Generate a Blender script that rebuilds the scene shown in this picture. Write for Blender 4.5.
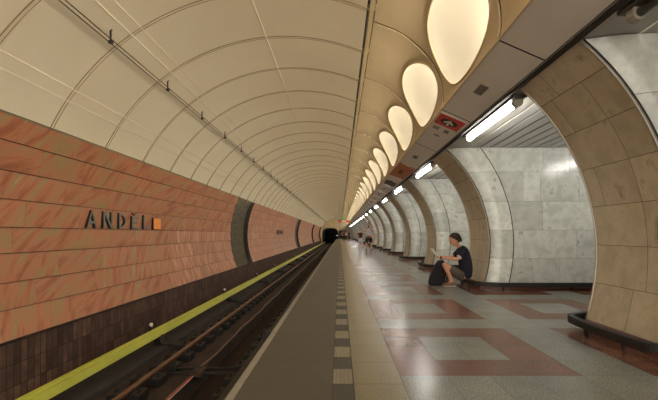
import bpy, bmesh, math, random
from mathutils import Vector, Matrix
random.seed(7)
sc = bpy.context.scene
C = sc.collection
for o in list(bpy.data.objects): bpy.data.objects.remove(o)

# ------------------------------------------------------------------ camera
F = 360.0
EYE = 1.15
cd = bpy.data.cameras.new('camera'); cam = bpy.data.objects.new('camera', cd); C.objects.link(cam)
cam.location = (0, 0, EYE); cam.rotation_euler = (math.pi/2, 0, 0)
cd.sensor_width = 36; cd.lens = 36*F/658; cd.shift_x = -11/658; cd.shift_y = 34/658
cd.clip_start = 0.05; cd.clip_end = 300
sc.camera = cam
# ------------------------------------------------------------------ world / exposure
w = bpy.data.worlds.new('world'); sc.world = w; w.use_nodes = True
bg = w.node_tree.nodes['Background']; bg.inputs[0].default_value = (1.0, 0.94, 0.84, 1); bg.inputs[1].default_value = 4.2
sc.view_settings.view_transform = 'Standard'; sc.view_settings.look = 'None'
sc.view_settings.gamma = 1; sc.view_settings.use_curve_mapping = False
sc.view_settings.exposure = 0.25
LAMP_W = 36.0      # bulb inside each oval vault lamp
TUBE_E = 54.0      # fluorescent tube emission
BOWL_E = 0.08
try:
    sc.cycles.use_light_tree = True
    sc.cycles.max_bounces = 8; sc.cycles.diffuse_bounces = 5
    sc.cycles.sample_clamp_indirect = 6
except Exception: pass

Y0, Y1 = -7.0, 86.0          # extent of the platform tunnel
PER = 4.21                   # pylon spacing
BAY = PER/2

# ------------------------------------------------------------------ materials
def srgb(r, g, b):
    f = lambda c: (c/255/12.92) if c/255 <= .04045 else ((c/255+.055)/1.055)**2.4
    return (f(r), f(g), f(b), 1)

def mat(name, col, rough=.6, metal=0.0, emit=None, estr=0, col2=None, scale=4.0, stretch=(1,1,1), detail=6, bump=0.0,
        rndvar=0.0, spec=None, contrast=(.35,.65), speck=None, speckscale=90, rot=None, distort=0.0):
    m = bpy.data.materials.new(name); m.use_nodes = True
    nt = m.node_tree; b = nt.nodes['Principled BSDF']
    b.inputs['Roughness'].default_value = rough; b.inputs['Metallic'].default_value = metal
    if spec is not None: b.inputs['Specular IOR Level'].default_value = spec
    b.inputs['Base Color'].default_value = col
    if emit: 
        b.inputs['Emission Color'].default_value = emit; b.inputs['Emission Strength'].default_value = estr
    if col2 or rndvar or speck:
        tc = nt.nodes.new('ShaderNodeTexCoord'); at = nt.nodes.new('ShaderNodeAttribute'); at.attribute_name = 'rnd'
        mul = nt.nodes.new('ShaderNodeVectorMath'); mul.operation = 'SCALE'; mul.inputs['Scale'].default_value = 37.0
        nt.links.new(at.outputs['Color'], mul.inputs[0])
        add = nt.nodes.new('ShaderNodeVectorMath'); add.operation = 'ADD'
        nt.links.new(tc.outputs['Object'], add.inputs[0]); nt.links.new(mul.outputs[0], add.inputs[1])
        vec = add.outputs[0]
        if rot is not None:                     # veins run at an angle that differs from slab to slab
            vr = nt.nodes.new('ShaderNodeVectorRotate'); vr.rotation_type = 'X_AXIS'
            mr = nt.nodes.new('ShaderNodeMapRange'); mr.inputs['To Min'].default_value = rot[0]; mr.inputs['To Max'].default_value = rot[1]
            sp = nt.nodes.new('ShaderNodeSeparateColor'); nt.links.new(at.outputs['Color'], sp.inputs[0])
            nt.links.new(sp.outputs[1], mr.inputs['Value']); nt.links.new(mr.outputs[0], vr.inputs['Angle'])
            nt.links.new(vec, vr.inputs['Vector']); vec = vr.outputs[0]
        mp = nt.nodes.new('ShaderNodeMapping'); mp.inputs['Scale'].default_value = stretch
        nt.links.new(vec, mp.inputs['Vector'])
        nz = nt.nodes.new('ShaderNodeTexNoise'); nz.inputs['Scale'].default_value = scale; nz.inputs['Detail'].default_value = detail
        nz.inputs['Roughness'].default_value = .62; nz.inputs['Distortion'].default_value = distort
        nt.links.new(mp.outputs[0], nz.inputs['Vector'])
        rp = nt.nodes.new('ShaderNodeValToRGB')
        rp.color_ramp.elements[0].position = contrast[0]; rp.color_ramp.elements[0].color = col
        rp.color_ramp.elements[1].position = contrast[1]; rp.color_ramp.elements[1].color = (col2[0] if isinstance(col2, list) else col2) if col2 else col
        if isinstance(col2, list):
            for i, cc in enumerate(col2[1:]):
                e = rp.color_ramp.elements.new(contrast[1]+(.12)*(i+1)); e.color = cc
        nt.links.new(nz.outputs[0], rp.inputs[0]); out = rp.outputs[0]
        if speck:
            n2 = nt.nodes.new('ShaderNodeTexNoise'); n2.inputs['Scale'].default_value = speckscale; n2.inputs['Detail'].default_value = 3
            nt.links.new(tc.outputs['Object'], n2.inputs['Vector'])
            r2 = nt.nodes.new('ShaderNodeMapRange'); r2.inputs['From Min'].default_value = .4; r2.inputs['From Max'].default_value = .65
            nt.links.new(n2.outputs[0], r2.inputs['Value'])
            mx = nt.nodes.new('ShaderNodeMix'); mx.data_type = 'RGBA'; mx.inputs[7].default_value = speck
            nt.links.new(r2.outputs[0], mx.inputs[0]); nt.links.new(out, mx.inputs[6]); out = mx.outputs[2]
        if rndvar:
            s2 = nt.nodes.new('ShaderNodeSeparateColor'); nt.links.new(at.outputs['Color'], s2.inputs[0])
            r3 = nt.nodes.new('ShaderNodeMapRange'); r3.inputs['To Min'].default_value = 1-rndvar; r3.inputs['To Max'].default_value = 1+rndvar
            nt.links.new(s2.outputs[0], r3.inputs['Value'])
            hs = nt.nodes.new('ShaderNodeHueSaturation'); nt.links.new(out, hs.inputs['Color']); nt.links.new(r3.outputs[0], hs.inputs['Value'])
            out = hs.outputs[0]
        nt.links.new(out, b.inputs['Base Color'])
        if bump:
            bp = nt.nodes.new('ShaderNodeBump'); bp.inputs['Strength'].default_value = bump; bp.inputs['Distance'].default_value = .01
            nt.links.new(nz.outputs[0], bp.inputs['Height']); nt.links.new(bp.outputs[0], b.inputs['Normal'])
    return m

M = {}
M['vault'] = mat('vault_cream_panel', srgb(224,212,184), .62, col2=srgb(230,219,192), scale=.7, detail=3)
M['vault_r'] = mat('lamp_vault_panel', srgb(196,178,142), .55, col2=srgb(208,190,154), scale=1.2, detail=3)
M['seam'] = mat('panel_seam', srgb(150,128,96), .6)
M['seam_dark'] = mat('dark_gap', srgb(38,32,26), .8)
M['soffit'] = mat('soffit_enamel', srgb(230,225,212), .4, col2=srgb(222,217,204), scale=2, detail=4)
M['channel'] = mat('cable_channel_metal', srgb(168,150,112), .45)
M['marble'] = mat('pink_wall_marble', srgb(150,90,62), .5, col2=[srgb(178,116,82), srgb(152,130,88), srgb(200,148,108)], scale=2.4, stretch=(1,.45,3.2),
                  detail=12, rndvar=.06, rot=(-1.15,-.3), contrast=(.36,.50), distort=.35, spec=.3)
M['marble_fine'] = mat('striped_wall_marble', srgb(158,104,76), .5, col2=[srgb(182,128,96), srgb(210,166,128)], scale=2.6, stretch=(1,5.0,.5),
                  detail=6, rndvar=.09, rot=(-.2,.35), contrast=(.38,.55), distort=.3, spec=.3)
M['brown_tile'] = mat('brown_wall_tile', srgb(70,50,42), .5, col2=srgb(100,76,64), scale=3, rndvar=.45, stretch=(1,1,1))
M['concrete_dark'] = mat('niche_concrete', srgb(56,50,38), .8, col2=srgb(98,88,66), scale=5, detail=10, bump=.5)
M['bed'] = mat('track_bed', srgb(44,33,26), .9, col2=srgb(66,50,40), scale=3, detail=8, bump=.4)
M['bed_dark'] = mat('drain_bed', srgb(36,24,16), .9, col2=srgb(52,34,24), scale=2, detail=8)
M['trough'] = mat('trough_grey', srgb(60,55,50), .8, col2=srgb(50,45,42), scale=5)
M['rail'] = mat('rail_rust', srgb(146,112,80), .45, metal=.3, col2=srgb(120,88,62), scale=8)
M['rail_side'] = mat('rail_side_rust', srgb(66,44,30), .8)
M['iron'] = mat('black_iron', srgb(30,27,25), .6)
M['yellow'] = mat('yellow_cover', srgb(192,194,74), .5, col2=srgb(178,180,66), scale=2)
M['edge'] = mat('edge_strip_pale', srgb(160,154,140), .7, col2=srgb(140,134,120), scale=8)
M['dark_granite'] = mat('dark_platform_granite', srgb(82,77,67), .5, col2=srgb(92,86,76), scale=3, speck=srgb(78,72,63), speckscale=60, rndvar=.03)
M['tact_l'] = mat('tactile_light', srgb(146,138,118), .6, col2=srgb(124,116,98), scale=40)
M['tact_d'] = mat('tactile_dark', srgb(84,80,72), .6, col2=srgb(72,68,62), scale=40)
M['beige'] = mat('beige_granite', srgb(134,127,104), .28, col2=srgb(146,138,114), scale=4, speck=srgb(114,107,86), speckscale=70, rndvar=.05)
M['grey'] = mat('grey_granite', srgb(130,132,125), .25, col2=srgb(146,148,141), scale=4, speck=srgb(106,107,100), speckscale=70, rndvar=.06)
M['red'] = mat('red_granite', srgb(108,70,54), .25, col2=srgb(124,84,66), scale=3, speck=srgb(100,66,54), speckscale=45, rndvar=.10)
M['joint'] = mat('floor_joint', srgb(70,64,56), .8)
M['travertine'] = mat('brown_pylon_marble', srgb(166,155,130), .4, col2=[srgb(184,173,148), srgb(146,132,104)], scale=4.5, detail=12, rndvar=.08, contrast=(.38,.58), distort=.3, stretch=(1,1,.7))
M['white_marble'] = mat('white_pylon_marble', srgb(186,188,178), .2, col2=[srgb(208,210,202), srgb(164,162,148)], scale=4.5, detail=12, rndvar=.17, contrast=(.40,.58), distort=.25)
M['mjoint'] = mat('marble_joint', srgb(92,84,66), .8)
M['mjoint_w'] = mat('white_marble_joint', srgb(118,116,106), .8)
M['trim'] = mat('metal_corner_trim', srgb(178,172,158), .35, metal=.6)
M['trim_dark'] = mat('corner_shadow_gap', srgb(48,42,34), .7)
M['plinth'] = mat('red_plinth', srgb(96,56,46), .5, col2=srgb(112,68,56), scale=4)
M['slat'] = mat('ceiling_slat', srgb(186,184,178), .35, metal=.2)
M['plate'] = mat('ceiling_plate', srgb(168,164,156), .3, metal=.3)
M['tube'] = mat('lit_tube', (1,1,1,1), .4, emit=(1.0,.97,.90,1), estr=TUBE_E)
M['cap'] = mat('fixture_end_cap', srgb(150,144,132), .4)
M['housing'] = mat('fixture_housing', srgb(86,82,76), .35, metal=.4)
M['bowl'] = mat('lamp_bowl', srgb(176,169,154), .6, emit=(1.0,.92,.76,1), estr=BOWL_E)
M['bulb'] = mat('lamp_bulb', (1,1,1,1), .4, emit=(1.0,.86,.6,1), estr=12)
M['signred'] = mat('sign_red', srgb(214,72,62), .5)
M['signorange'] = mat('sign_orange', srgb(196,122,78), .5)
M['black'] = mat('sign_black', srgb(26,24,26), .6)
M['white'] = mat('sign_white', srgb(222,216,204), .6)
M['greydark'] = mat('plate_grey', srgb(112,106,96), .5)
M['letter'] = mat('letter_face_steel', srgb(112,108,98), .5, metal=.2)
M['letter_side'] = mat('letter_side_dark', srgb(34,28,26), .6)
M['orange'] = mat('orange_plastic', srgb(236,146,40), .5)
M['plaque'] = mat('plaque_brown', srgb(112,72,48), .6)
M['skin'] = mat('skin', srgb(206,150,120), .55)
M['hair'] = mat('hair_brown', srgb(62,48,38), .8, bump=.6, col2=srgb(88,68,52), scale=60)
M['hair_red'] = mat('hair_auburn', srgb(120,62,40), .8)
M['navy'] = mat('navy_cotton', srgb(22,24,38), .9, col2=srgb(28,30,46), scale=8)
M['khaki'] = mat('brown_grey_cotton', srgb(92,80,66), .9)
M['whitecloth'] = mat('white_cotton', srgb(216,214,226), .9)
M['blackcloth'] = mat('black_cotton', srgb(24,23,28), .9, col2=srgb(32,30,36), scale=10)
M['shoe'] = mat('shoe_brown', srgb(120,96,76), .7)
M['sole'] = mat('shoe_sole', srgb(180,170,150), .7)
M['paper'] = mat('book_paper', srgb(238,236,232), .8)
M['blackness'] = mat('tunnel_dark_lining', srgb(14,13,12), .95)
M['green'] = mat('sign_green', srgb(40,120,60), .5, emit=srgb(60,160,80), estr=.4)

# ------------------------------------------------------------------ mesh helpers
class MB:
    def __init__(s): s.v=[]; s.f=[]; s.m=[]; s.r=[]; s.mats=[]
    def mi(s, m):
        if m not in s.mats: s.mats.append(m)
        return s.mats.index(m)
    def face(s, pts, m, r=None):
        i=len(s.v); s.v += [tuple(p) for p in pts]; s.f.append(tuple(range(i,i+len(pts)))); s.m.append(s.mi(m)); s.r.append(r or (0,0,0))
    def mesh(s, vs, fs, m, r=None):
        i=len(s.v); s.v += [tuple(p) for p in vs]
        k = s.mi(m)
        for f in fs: s.f.append(tuple(i+j for j in f)); s.m.append(k); s.r.append(r or (0,0,0))
    def box(s, x0,x1,y0,y1,z0,z1, m, bev=0):
        if bev:
            bm=bmesh.new(); bmesh.ops.create_cube(bm,size=1)
            for v in bm.verts: v.co=Vector(((x0+x1)/2+v.co.x*(x1-x0),(y0+y1)/2+v.co.y*(y1-y0),(z0+z1)/2+v.co.z*(z1-z0)))
            bmesh.ops.bevel(bm,geom=bm.edges[:],offset=bev,segments=2,affect='EDGES',profile=.5)
            s.bm(bm,m); return
        v=[(x0,y0,z0),(x1,y0,z0),(x1,y1,z0),(x0,y1,z0),(x0,y0,z1),(x1,y0,z1),(x1,y1,z1),(x0,y1,z1)]
        s.mesh(v,[(0,3,2,1),(4,5,6,7),(0,1,5,4),(1,2,6,5),(2,3,7,6),(3,0,4,7)],m)
    def bm(s, bm, m, mtx=None):
        bm.verts.ensure_lookup_table()
        vs=[(mtx@v.co if mtx else v.co.copy()) for v in bm.verts]
        for i,v in enumerate(bm.verts): v.index=i
        s.mesh(vs,[tuple(v.index for v in f.verts) for f in bm.faces],m); bm.free()
    def tube(s, pts, r, m, n=6, closed=False):
        pts=[Vector(p) for p in pts]; N=len(pts); vs=[]; fs=[]
        rr = r if isinstance(r,(list,tuple)) else [r]*N
        up=None
        for i,p in enumerate(pts):
            a=pts[(i-1)%N] if (closed or i>0) else p; b=pts[(i+1)%N] if (closed or i<N-1) else p
            t=(b-a).normalized()
            if up is None:
                up=Vector((0,0,1)) if abs(t.z)<.9 else Vector((1,0,0))
            u=(up-t*up.dot(t)).normalized(); up=u; w=t.cross(u)
            for k in range(n):
                an=2*math.pi*k/n+math.pi/n; vs.append(p+(u*math.cos(an)+w*math.sin(an))*rr[i])
        for i in range(N if closed else N-1):
            j=(i+1)%N
            for k in range(n): fs.append((i*n+k,i*n+(k+1)%n,j*n+(k+1)%n,j*n+k))
        if not closed: fs.append(tuple(range(n-1,-1,-1))); fs.append(tuple((N-1)*n+k for k in range(n)))
        s.mesh(vs,fs,m)
    def strip(s, prof, y0, y1, m, r=None):
        """profile (x,z) points swept along y"""
        n=len(prof); vs=[(x,y0,z) for x,z in prof]+[(x,y1,z) for x,z in prof]
        s.mesh(vs,[(i,i+1,n+i+1,n+i) for i in range(n-1)],m,r)
    def prism(s, prof, y0, y1, m):
        n=len(prof); vs=[(x,y0,z) for x,z in prof]+[(x,y1,z) for x,z in prof]
        fs=[(i,(i+1)%n,n+(i+1)%n,n+i) for i in range(n)]+[tuple(range(n-1,-1,-1)),tuple(range(n,2*n))]
        s.mesh(vs,fs,m)
    def tile(s, P, u0,u1,v0,v1, m, gap=.003, nu=1, nv=1):
        """one slab of a surface P(u,v), with a joint round it"""
        u0+=gap;u1-=gap;v0+=gap;v1-=gap
        if u1<=u0 or v1<=v0: return
        r=(random.random(),random.random(),random.random()); vs=[];fs=[]
        for j in range(nv+1):
            for i in range(nu+1): vs.append(P(u0+(u1-u0)*i/nu, v0+(v1-v0)*j/nv))
        for j in range(nv):
            for i in range(nu):
                a=j*(nu+1)+i; fs.append((a,a+1,a+nu+2,a+nu+1))
        s.mesh(vs,fs,m,r)
    def build(s, name, parent=None, smooth=False, label=None, cat=None, group=None, kind=None, loc=None):
        me=bpy.data.meshes.new(name); vs=s.v
        if loc: vs=[(a-loc[0],b-loc[1],c-loc[2]) for a,b,c in vs]
        me.from_pydata(vs,[],s.f)
        for m in s.mats: me.materials.append(M[m] if isinstance(m,str) else m)
        me.polygons.foreach_set('material_index',s.m)
        at=me.color_attributes.new('rnd','FLOAT_COLOR','CORNER')
        buf=[]
        for p,r in zip(me.polygons,s.r): buf+= [r[0],r[1],r[2],1]*p.loop_total
        at.data.foreach_set('color',buf)
        if smooth: me.polygons.foreach_set('use_smooth',[True]*len(me.polygons)); 
        me.update()
        o=bpy.data.objects.new(name,me); C.objects.link(o)
        if loc: o.location=loc
        if parent: o.parent=parent
        tag(o,label,cat,group,kind)
        return o

def tag(o,label=None,cat=None,group=None,kind=None):
    if label: o['label']=label
    if cat: o['category']=cat
    if group: o['group']=group
    if kind: o['kind']=kind
    return o
def empty(name,loc,label,cat,group=None,rz=0):
    o=bpy.data.objects.new(name,None); C.objects.link(o); o.location=loc; o.rotation_euler=(0,0,rz); o.empty_display_size=.1
    return tag(o,label,cat,group)
def copy_tree(o,parent=None):
    c=o.copy(); C.objects.link(c); c.parent=parent
    for ch in [x for x in bpy.data.objects if x.parent==o]: copy_tree(ch,c)
    return c
def kids(o): return [x for x in C.objects if x.parent==o]
def copy2(o,dy,**k):
    c=o.copy(); C.objects.link(c); c.location=o.location+Vector((0,dy,0))
    for ch in kids(o):
        d=ch.copy(); C.objects.link(d); d.parent=c
        for g in kids(ch):
            e=g.copy(); C.objects.link(e); e.parent=d
    tag(c,**k); return c
ORD=['nearest','second','third','fourth','fifth','sixth','seventh','eighth','ninth','tenth','eleventh','twelfth','thirteenth','fourteenth','fifteenth','sixteenth','seventeenth','eighteenth','nineteenth','twentieth','twenty-first','twenty-second','twenty-third','twenty-fourth','twenty-fifth','twenty-sixth','twenty-seventh','twenty-eighth','twenty-ninth','thirtieth','thirty-first','thirty-second','thirty-third','thirty-fourth','thirty-fifth','thirty-sixth','thirty-seventh','thirty-eighth','thirty-ninth','fortieth']
def nth(i): return ORD[i] if i<len(ORD) else 'farthest'

# ------------------------------------------------------------------ sections
LC=(-1.01,1.10); LR=3.69                      # left vault circle
def on_left(dx,dz):                            # where a ray (dx,dz) from the eye point meets the left circle
    ex,ez=0-LC[0],EYE-LC[1]; a=dx*dx+dz*dz; b=2*(ex*dx+ez*dz); c=ex*ex+ez*ez-LR*LR
    t=(-b+math.sqrt(b*b-4*a*c))/(2*a); return (dx*t,EYE+dz*t)
def ang(p): return math.atan2(p[1]-LC[1],p[0]-LC[0])
def lpt(a,off=0): return (LC[0]+(LR-off)*math.cos(a),LC[1]+(LR-off)*math.sin(a))
PC=(.494,.923); PR=2.61
def C0(z): return PC[0]+math.sqrt(PR*PR-(z-PC[1])**2)
def C1(z): return .355+math.sqrt(3.2**2-(z-.941)**2)
ZC=2.92                                        # passage ceiling
# right lamp vault profile, from the soffit edge up to the cable channel
RP=[(1.66,3.18),(1.69,3.36),(1.65,3.66),(1.46,4.02),(1.04,4.41),(.55,4.62)]
def catmull(P,n=10):
    P=[Vector(p) for p in P]; Q=[P[0]*2-P[1]]+P+[P[-1]*2-P[-2]]; out=[]
    for i in range(1,len(Q)-2):
        for k in range(n):
            t=k/n; a,b,c,d=Q[i-1],Q[i],Q[i+1],Q[i+2]
            out.append(.5*((2*b)+(c-a)*t+(2*a-5*b+4*c-d)*t*t+(3*b-a-3*c+d)*t**3))
    out.append(P[-1]); return out
RPs=catmull(RP,8)
RL=[0]
for i in range(1,len(RPs)): RL.append(RL[-1]+(RPs[i]-RPs[i-1]).length)
RTOT=RL[-1]
def rpt(s):
    s=max(0,min(RTOT-1e-6,s)); 
    for i in range(1,len(RL)):
        if RL[i]>=s:
            t=(s-RL[i-1])/(RL[i]-RL[i-1]); p=RPs[i-1].lerp(RPs[i],t); d=(RPs[i]-RPs[i-1]).normalized(); return p,Vector((d.y,-d.x))
def rpt3(s,y,off=0):                            # off > 0 goes out, behind the vault skin
    p,n=rpt(s); i=min(len(RL)-2,max(1,next(k for k in range(1,len(RL)) if RL[k]>=min(s,RTOT-1e-6))))
    if n.x<0: n=-n
    # smooth normal pointing away from the tunnel axis
    q=p+n*off; return (q.x,y,q.y)

# ------------------------------------------------------------------ left wall and vault
dys=[123,96.4,65.6,36.3,7.3,-19.6,-49.8,-77.8,-110]
wp=[on_left(-340,d) for d in dys]
a_top=ang(wp[0]); a_bot=ang(wp[-1])
if a_bot<0: a_bot+=2*math.pi
NICHE=[(15.3,18.1),(37,40),(58.4,61.6),(79.5,82.5)]
m_=MB()
segs=[]; y=Y0
for a,b in NICHE: segs.append((y,a)); y=b
segs.append((y,Y1))
for r in range(8):
    p0,p1=wp[r],wp[r+1]
    t=Vector((p1[0]-p0[0],p1[1]-p0[1])); n=Vector((t.y,-t.x)).normalized()
    if n.x<0: n=-n
    a0=Vector(p0)+n*.035; a1=Vector(p1)+n*.052
    L=t.length
    def P(u,v,a0=a0,a1=a1): q=a0.lerp(a1,v); return (q.x,u,q.y)
    for (ya,yb) in segs:
        y=ya
        while y<yb-.01:
            wdt=random.choice([.9,1.1,1.3]) if (y<10 or r<3) else random.choice([.28,.34,.4])
            e=min(yb,y+wdt)
            if yb-e<.2: e=yb
            fine = (y>=9.2 and r>=4) or y>18
            r_=(random.random(),random.random(),random.random())
            g=.0012
            vs=[P(y+g,.012),P(e-g,.012),P(e-g,1),P(y+g,1)]
            m_.face(vs,'marble_fine' if fine else 'marble',r_)
            y=e
        # underside lip of the row, ends at the niches, backing
        m_.face([(a1.x,ya,a1.y),(a1.x,yb,a1.y),(a1.x-.05,yb,a1.y-.004),(a1.x-.05,ya,a1.y-.004)],'seam_dark')
        m_.tube([(a1.x+.002,ya,a1.y),(a1.x+.002,yb,a1.y)],.0035,'seam_dark',5)
        m_.face([(a0.x-.012,ya,a0.y),(a0.x-.012,yb,a0.y),(a1.x-.012,yb,a1.y),(a1.x-.012,ya,a1.y)],'trim_dark')
for (ya,yb) in segs[1:]+[]:
    for yy in (ya,):
        vs=[(p[0]+.05,yy,p[1]) for p in wp]+[(p[0]-.16,yy,p[1]) for p in reversed(wp)]
        m_.face(vs,'trim_dark')
for (ya,yb) in segs[:-1]:
    vs=[(p[0]+.05,yb,p[1]) for p in wp]+[(p[0]-.16,yb,p[1]) for p in reversed(wp)]
    m_.face(vs,'trim_dark')
m_.build('wall_left',kind='structure')
nb=MB()
nb.strip([lpt(a_top-.02+(a_bot-a_top+.02)*i/24,-.15) for i in range(25)],Y0,Y1,'concrete_dark')
nb.build('wall_left_concrete',smooth=True,kind='structure')

# brown tiles under the marble
xb=wp[-1][0]+.01; zt=wp[-1][1]
bt=MB(); BED=-1.22
bt.face([(xb-.012,Y0,zt),(xb-.012,Y1,zt),(xb-.012,Y1,BED),(xb-.012,Y0,BED)],'trim_dark')
def P(u,v): return (xb,u,v)
rowh=(zt-.03-BED)/3
for r in range(3):
    y=Y0
    while y<Y1: bt.tile(P,y,y+.108,BED+r*rowh,BED+(r+1)*rowh,'brown_tile',.005); y+=.108
bt.box(xb-.02,xb+.03,Y0,Y1,zt-.03,zt+.0,'brown_tile')
bt.build('wall_left_dado',kind='structure')

# vault left of the cable channel
gx=on_left(28,234)       # channel left side
a_g=ang(gx)
vm=MB(); NA=46
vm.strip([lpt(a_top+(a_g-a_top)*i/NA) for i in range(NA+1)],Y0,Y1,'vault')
vm.build('ceiling_vault',smooth=True,kind='structure')
sm=MB()
RING=[]
y=6.62-1.255*11
while y<Y1:
    if y>Y0: RING.append(y)
    y+=1.255
for y in RING:
    for dy_,rad,off in ((0,.0085,.002),(.055,.005,.001)):
        sm.tube([(lpt(a_top+(a_g-a_top)*i/NA,off)[0],y+dy_,lpt(a_top+(a_g-a_top)*i/NA,off)[1]) for i in range(NA+1)],rad,'seam',5)
for d,rad in (((-88,234),.011),((-245,234),.014),((-226,234),.01),((-340,184),.012),((-340,166),.010)):
    p=on_left(*d); a=ang(p); q=lpt(a,.0); sm.tube([(q[0],Y0,q[1]),(q[0],Y1,q[1])],rad,'vault',6)
sm.tube([(wp[0][0]+.03,Y0,wp[0][1]+.01),(wp[0][0]+.03,Y1,wp[0][1]+.01)],.009,'seam',6)
sm.build('ceiling_seam',smooth=True,kind='structure')

# cable channel that runs along the crown
ch=MB()
cx0,cz0=gx; cx1,cz1=RP[-1]
ch.strip([(cx0,cz0),(cx0,cz0+.10),(cx1,cz1+.1),(cx1,cz1)],Y0,Y1,'seam_dark')
ch.box(cx0+.04,cx1-.035,Y0,Y1,min(cz0,cz1)-.03,min(cz0,cz1)+.06,'channel')
for y in RING:
    ch.box(cx0+.01,cx1-.01,y-.02,y+.03,min(cz0,cz1)-.015,min(cz0,cz1)+.05,'channel')
ch.build('ceiling_channel',kind='structure')

# ------------------------------------------------------------------ right vault with its oval lamp openings
SC_,SH=.66,.565; YH=.92            # oval centre along the profile, its half sizes
J0=3.77-BAY*5
NBAY=int((Y1-J0)/BAY)+1
rv=MB(); NT=64
def bay_skin(yc):
    rows=[]; S=SC_
    for k in range(NT):
        th=2*math.pi*k/NT; ey,es=YH*math.cos(th),SH*math.sin(th)
        # matching point on the bay's border
        hy=BAY/2-.012; hs_up=RTOT-S; hs_dn=S
        c,s_=math.cos(th),math.sin(th)
        tt=min(hy/abs(ey) if abs(ey)>1e-6 else 1e9, (hs_up if es>0 else hs_dn)/abs(es) if abs(es)>1e-6 else 1e9)
        rows.append([(ey*(1+(tt-1)*q),es*(1+(tt-1)*q)) for q in (0,.03,.1,.25,.45,.7,1)])
    vs=[];fs=[];m=len(rows[0])
    for k in range(NT):
        for (a,b) in rows[k]: vs.append(rpt3(S+b,yc+a))
    for k in range(NT):
        k2=(k+1)%NT
        for j in range(m-1): fs.append((k*m+j,k*m+j+1,k2*m+j+1,k2*m+j))
    # the four border corners
    corners=[]
    hy=BAY/2-.012
    for (a,b) in ((hy,RTOT-S),(-hy,RTOT-S),(-hy,-S),(hy,-S)):
        i=min(range(NT),key=lambda k:(rows[k][-1][0]-a)**2+(rows[k][-1][1]-b)**2)
        th=math.atan2(b/SH,a/YH)%(2*math.pi); k1=int(th/(2*math.pi)*NT)%NT; k2=(k1+1)%NT
        vs.append(rpt3(S+b,yc+a)); fs.append((k1*m+m-1,len(vs)-1,k2*m+m-1))
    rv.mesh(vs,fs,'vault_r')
centers=[J0+BAY*(i+.5) for i in range(NBAY)]
for i,yc in enumerate(centers):
    bay_skin(yc)
    yj=yc+BAY/2
    prof=[rpt3(RTOT*k/30,yj,0) for k in range(31)]
    # dark gap and the bright lip of the next panel
    rv.mesh([ (x,yj-.03,z) for x,_,z in [rpt3(RTOT*k/30,yj,.004) for k in range(31)]]+[(x,yj+.03,z) for x,_,z in [rpt3(RTOT*k/30,yj,.004) for k in range(31)]],
            [(k,k+1,31+k+1,31+k) for k in range(30)],'seam_dark')
    rv.tube([(x,yj+.03,z) for x,_,z in [rpt3(RTOT*k/30,yj,-.006) for k in range(31)]],.009,'vault_r',6)
rv.build('ceiling_lamp_vault',smooth=True,kind='structure')

# one oval lamp, then copies
yc=centers[0]
lb=MB(); vs=[];fs=[];NRr=10
for j in range(NRr):
    rr=math.cos(j/NRr*math.pi/2); dep=.42*math.sin(j/NRr*math.pi/2)
    for k in range(NT):
        th=2*math.pi*k/NT; vs.append(rpt3(SC_+SH*math.sin(th)*rr,YH*math.cos(th)*rr,dep))
vs.append(rpt3(SC_,0,.42))
for j in range(NRr-1):
    for k in range(NT): fs.append((j*NT+k,j*NT+(k+1)%NT,(j+1)*NT+(k+1)%NT,(j+1)*NT+k))
for k in range(NT): fs.append(((NRr-1)*NT+k,(NRr-1)*NT+(k+1)%NT,NRr*NT))
lb.mesh(vs,fs,'bowl')
rim=MB(); rim.tube([rpt3(SC_+SH*math.sin(2*math.pi*k/NT)*1.0,YH*math.cos(2*math.pi*k/NT)*1.0,-.004) for k in range(NT)],.014,'vault_r',6,closed=True)
base=rpt3(SC_,0,.0)
bulb=MB(); p=rpt3(.22,-.18,.17)
bmh=bmesh.new(); bmesh.ops.create_uvsphere(bmh,u_segments=12,v_segments=8,radius=.035); bulb.bm(bmh,'bulb',Matrix.Translation(p))
lamp_data=bpy.data.lights.new('bulb_light','POINT'); lamp_data.energy=LAMP_W; lamp_data.color=(1.0,.88,.69); lamp_data.shadow_soft_size=.06
vis=[i for i,c in enumerate(centers) if c>3.8]
proto=None
for i,c in enumerate(centers):
    if i in vis:
        n=vis.index(i)
        lab=nth(n)+' glowing oval lamp counted from the camera, sunk in the curved cream vault'
    else: lab='glowing oval lamp sunk in the vault above and behind the viewer'
    if proto is None:
        proto=empty('oval_vault_lamp',(base[0],c,base[2]),lab,'lamp','oval lamps along the vault')
        for nm,mb in (('lamp_bowl',lb),('lamp_rim',rim),('light_bulb',bulb)):
            o=mb.build(nm,parent=proto,smooth=True,loc=(base[0],0,base[2])); o.location=(0,0,0)
            # bowl geometry was made about y = 0
        r=proto
    else:
        r=copy2(proto,c-centers[0],label=lab,group='oval lamps along the vault' )
    lo=bpy.data.objects.new('bulb_light',lamp_data); C.objects.link(lo); lo.parent=r; q=rpt3(.24,0,.17); lo.location=(q[0]-base[0],-.18,q[2]-base[2])

# soffit band between lamp vault and passages
SI=(1.66,3.18); SO=(2.14,2.97)
so=MB()
for c in centers:
    a,b=c-BAY/2+.012,c+BAY/2-.012
    so.mesh([(SI[0],a,SI[1]),(SI[0],b,SI[1]),(SO[0],b,SO[1]),(SO[0],a,SO[1]),(SO[0]+.02,a,SO[1]+.05),(SO[0]+.02,b,SO[1]+.05)],[(0,3,2,1),(3,4,5,2)],'soffit')
    so.face([(SI[0],b-.02,SI[1]+.006),(SO[0],b-.02,SO[1]+.006),(SO[0],b+.044,SO[1]+.006),(SI[0],b+.044,SI[1]+.006)],'seam_dark')
so.tube([(SI[0],Y0,SI[1]),(SI[0],Y1,SI[1])],.012,'vault_r',6)
so.face([(SO[0],Y0,SO[1]+.04),(SO[0]+.1,Y0,SO[1]+.04),(SO[0]+.1,Y1,SO[1]+.04),(SO[0],Y1,SO[1]+.04)],'seam_dark')
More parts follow.
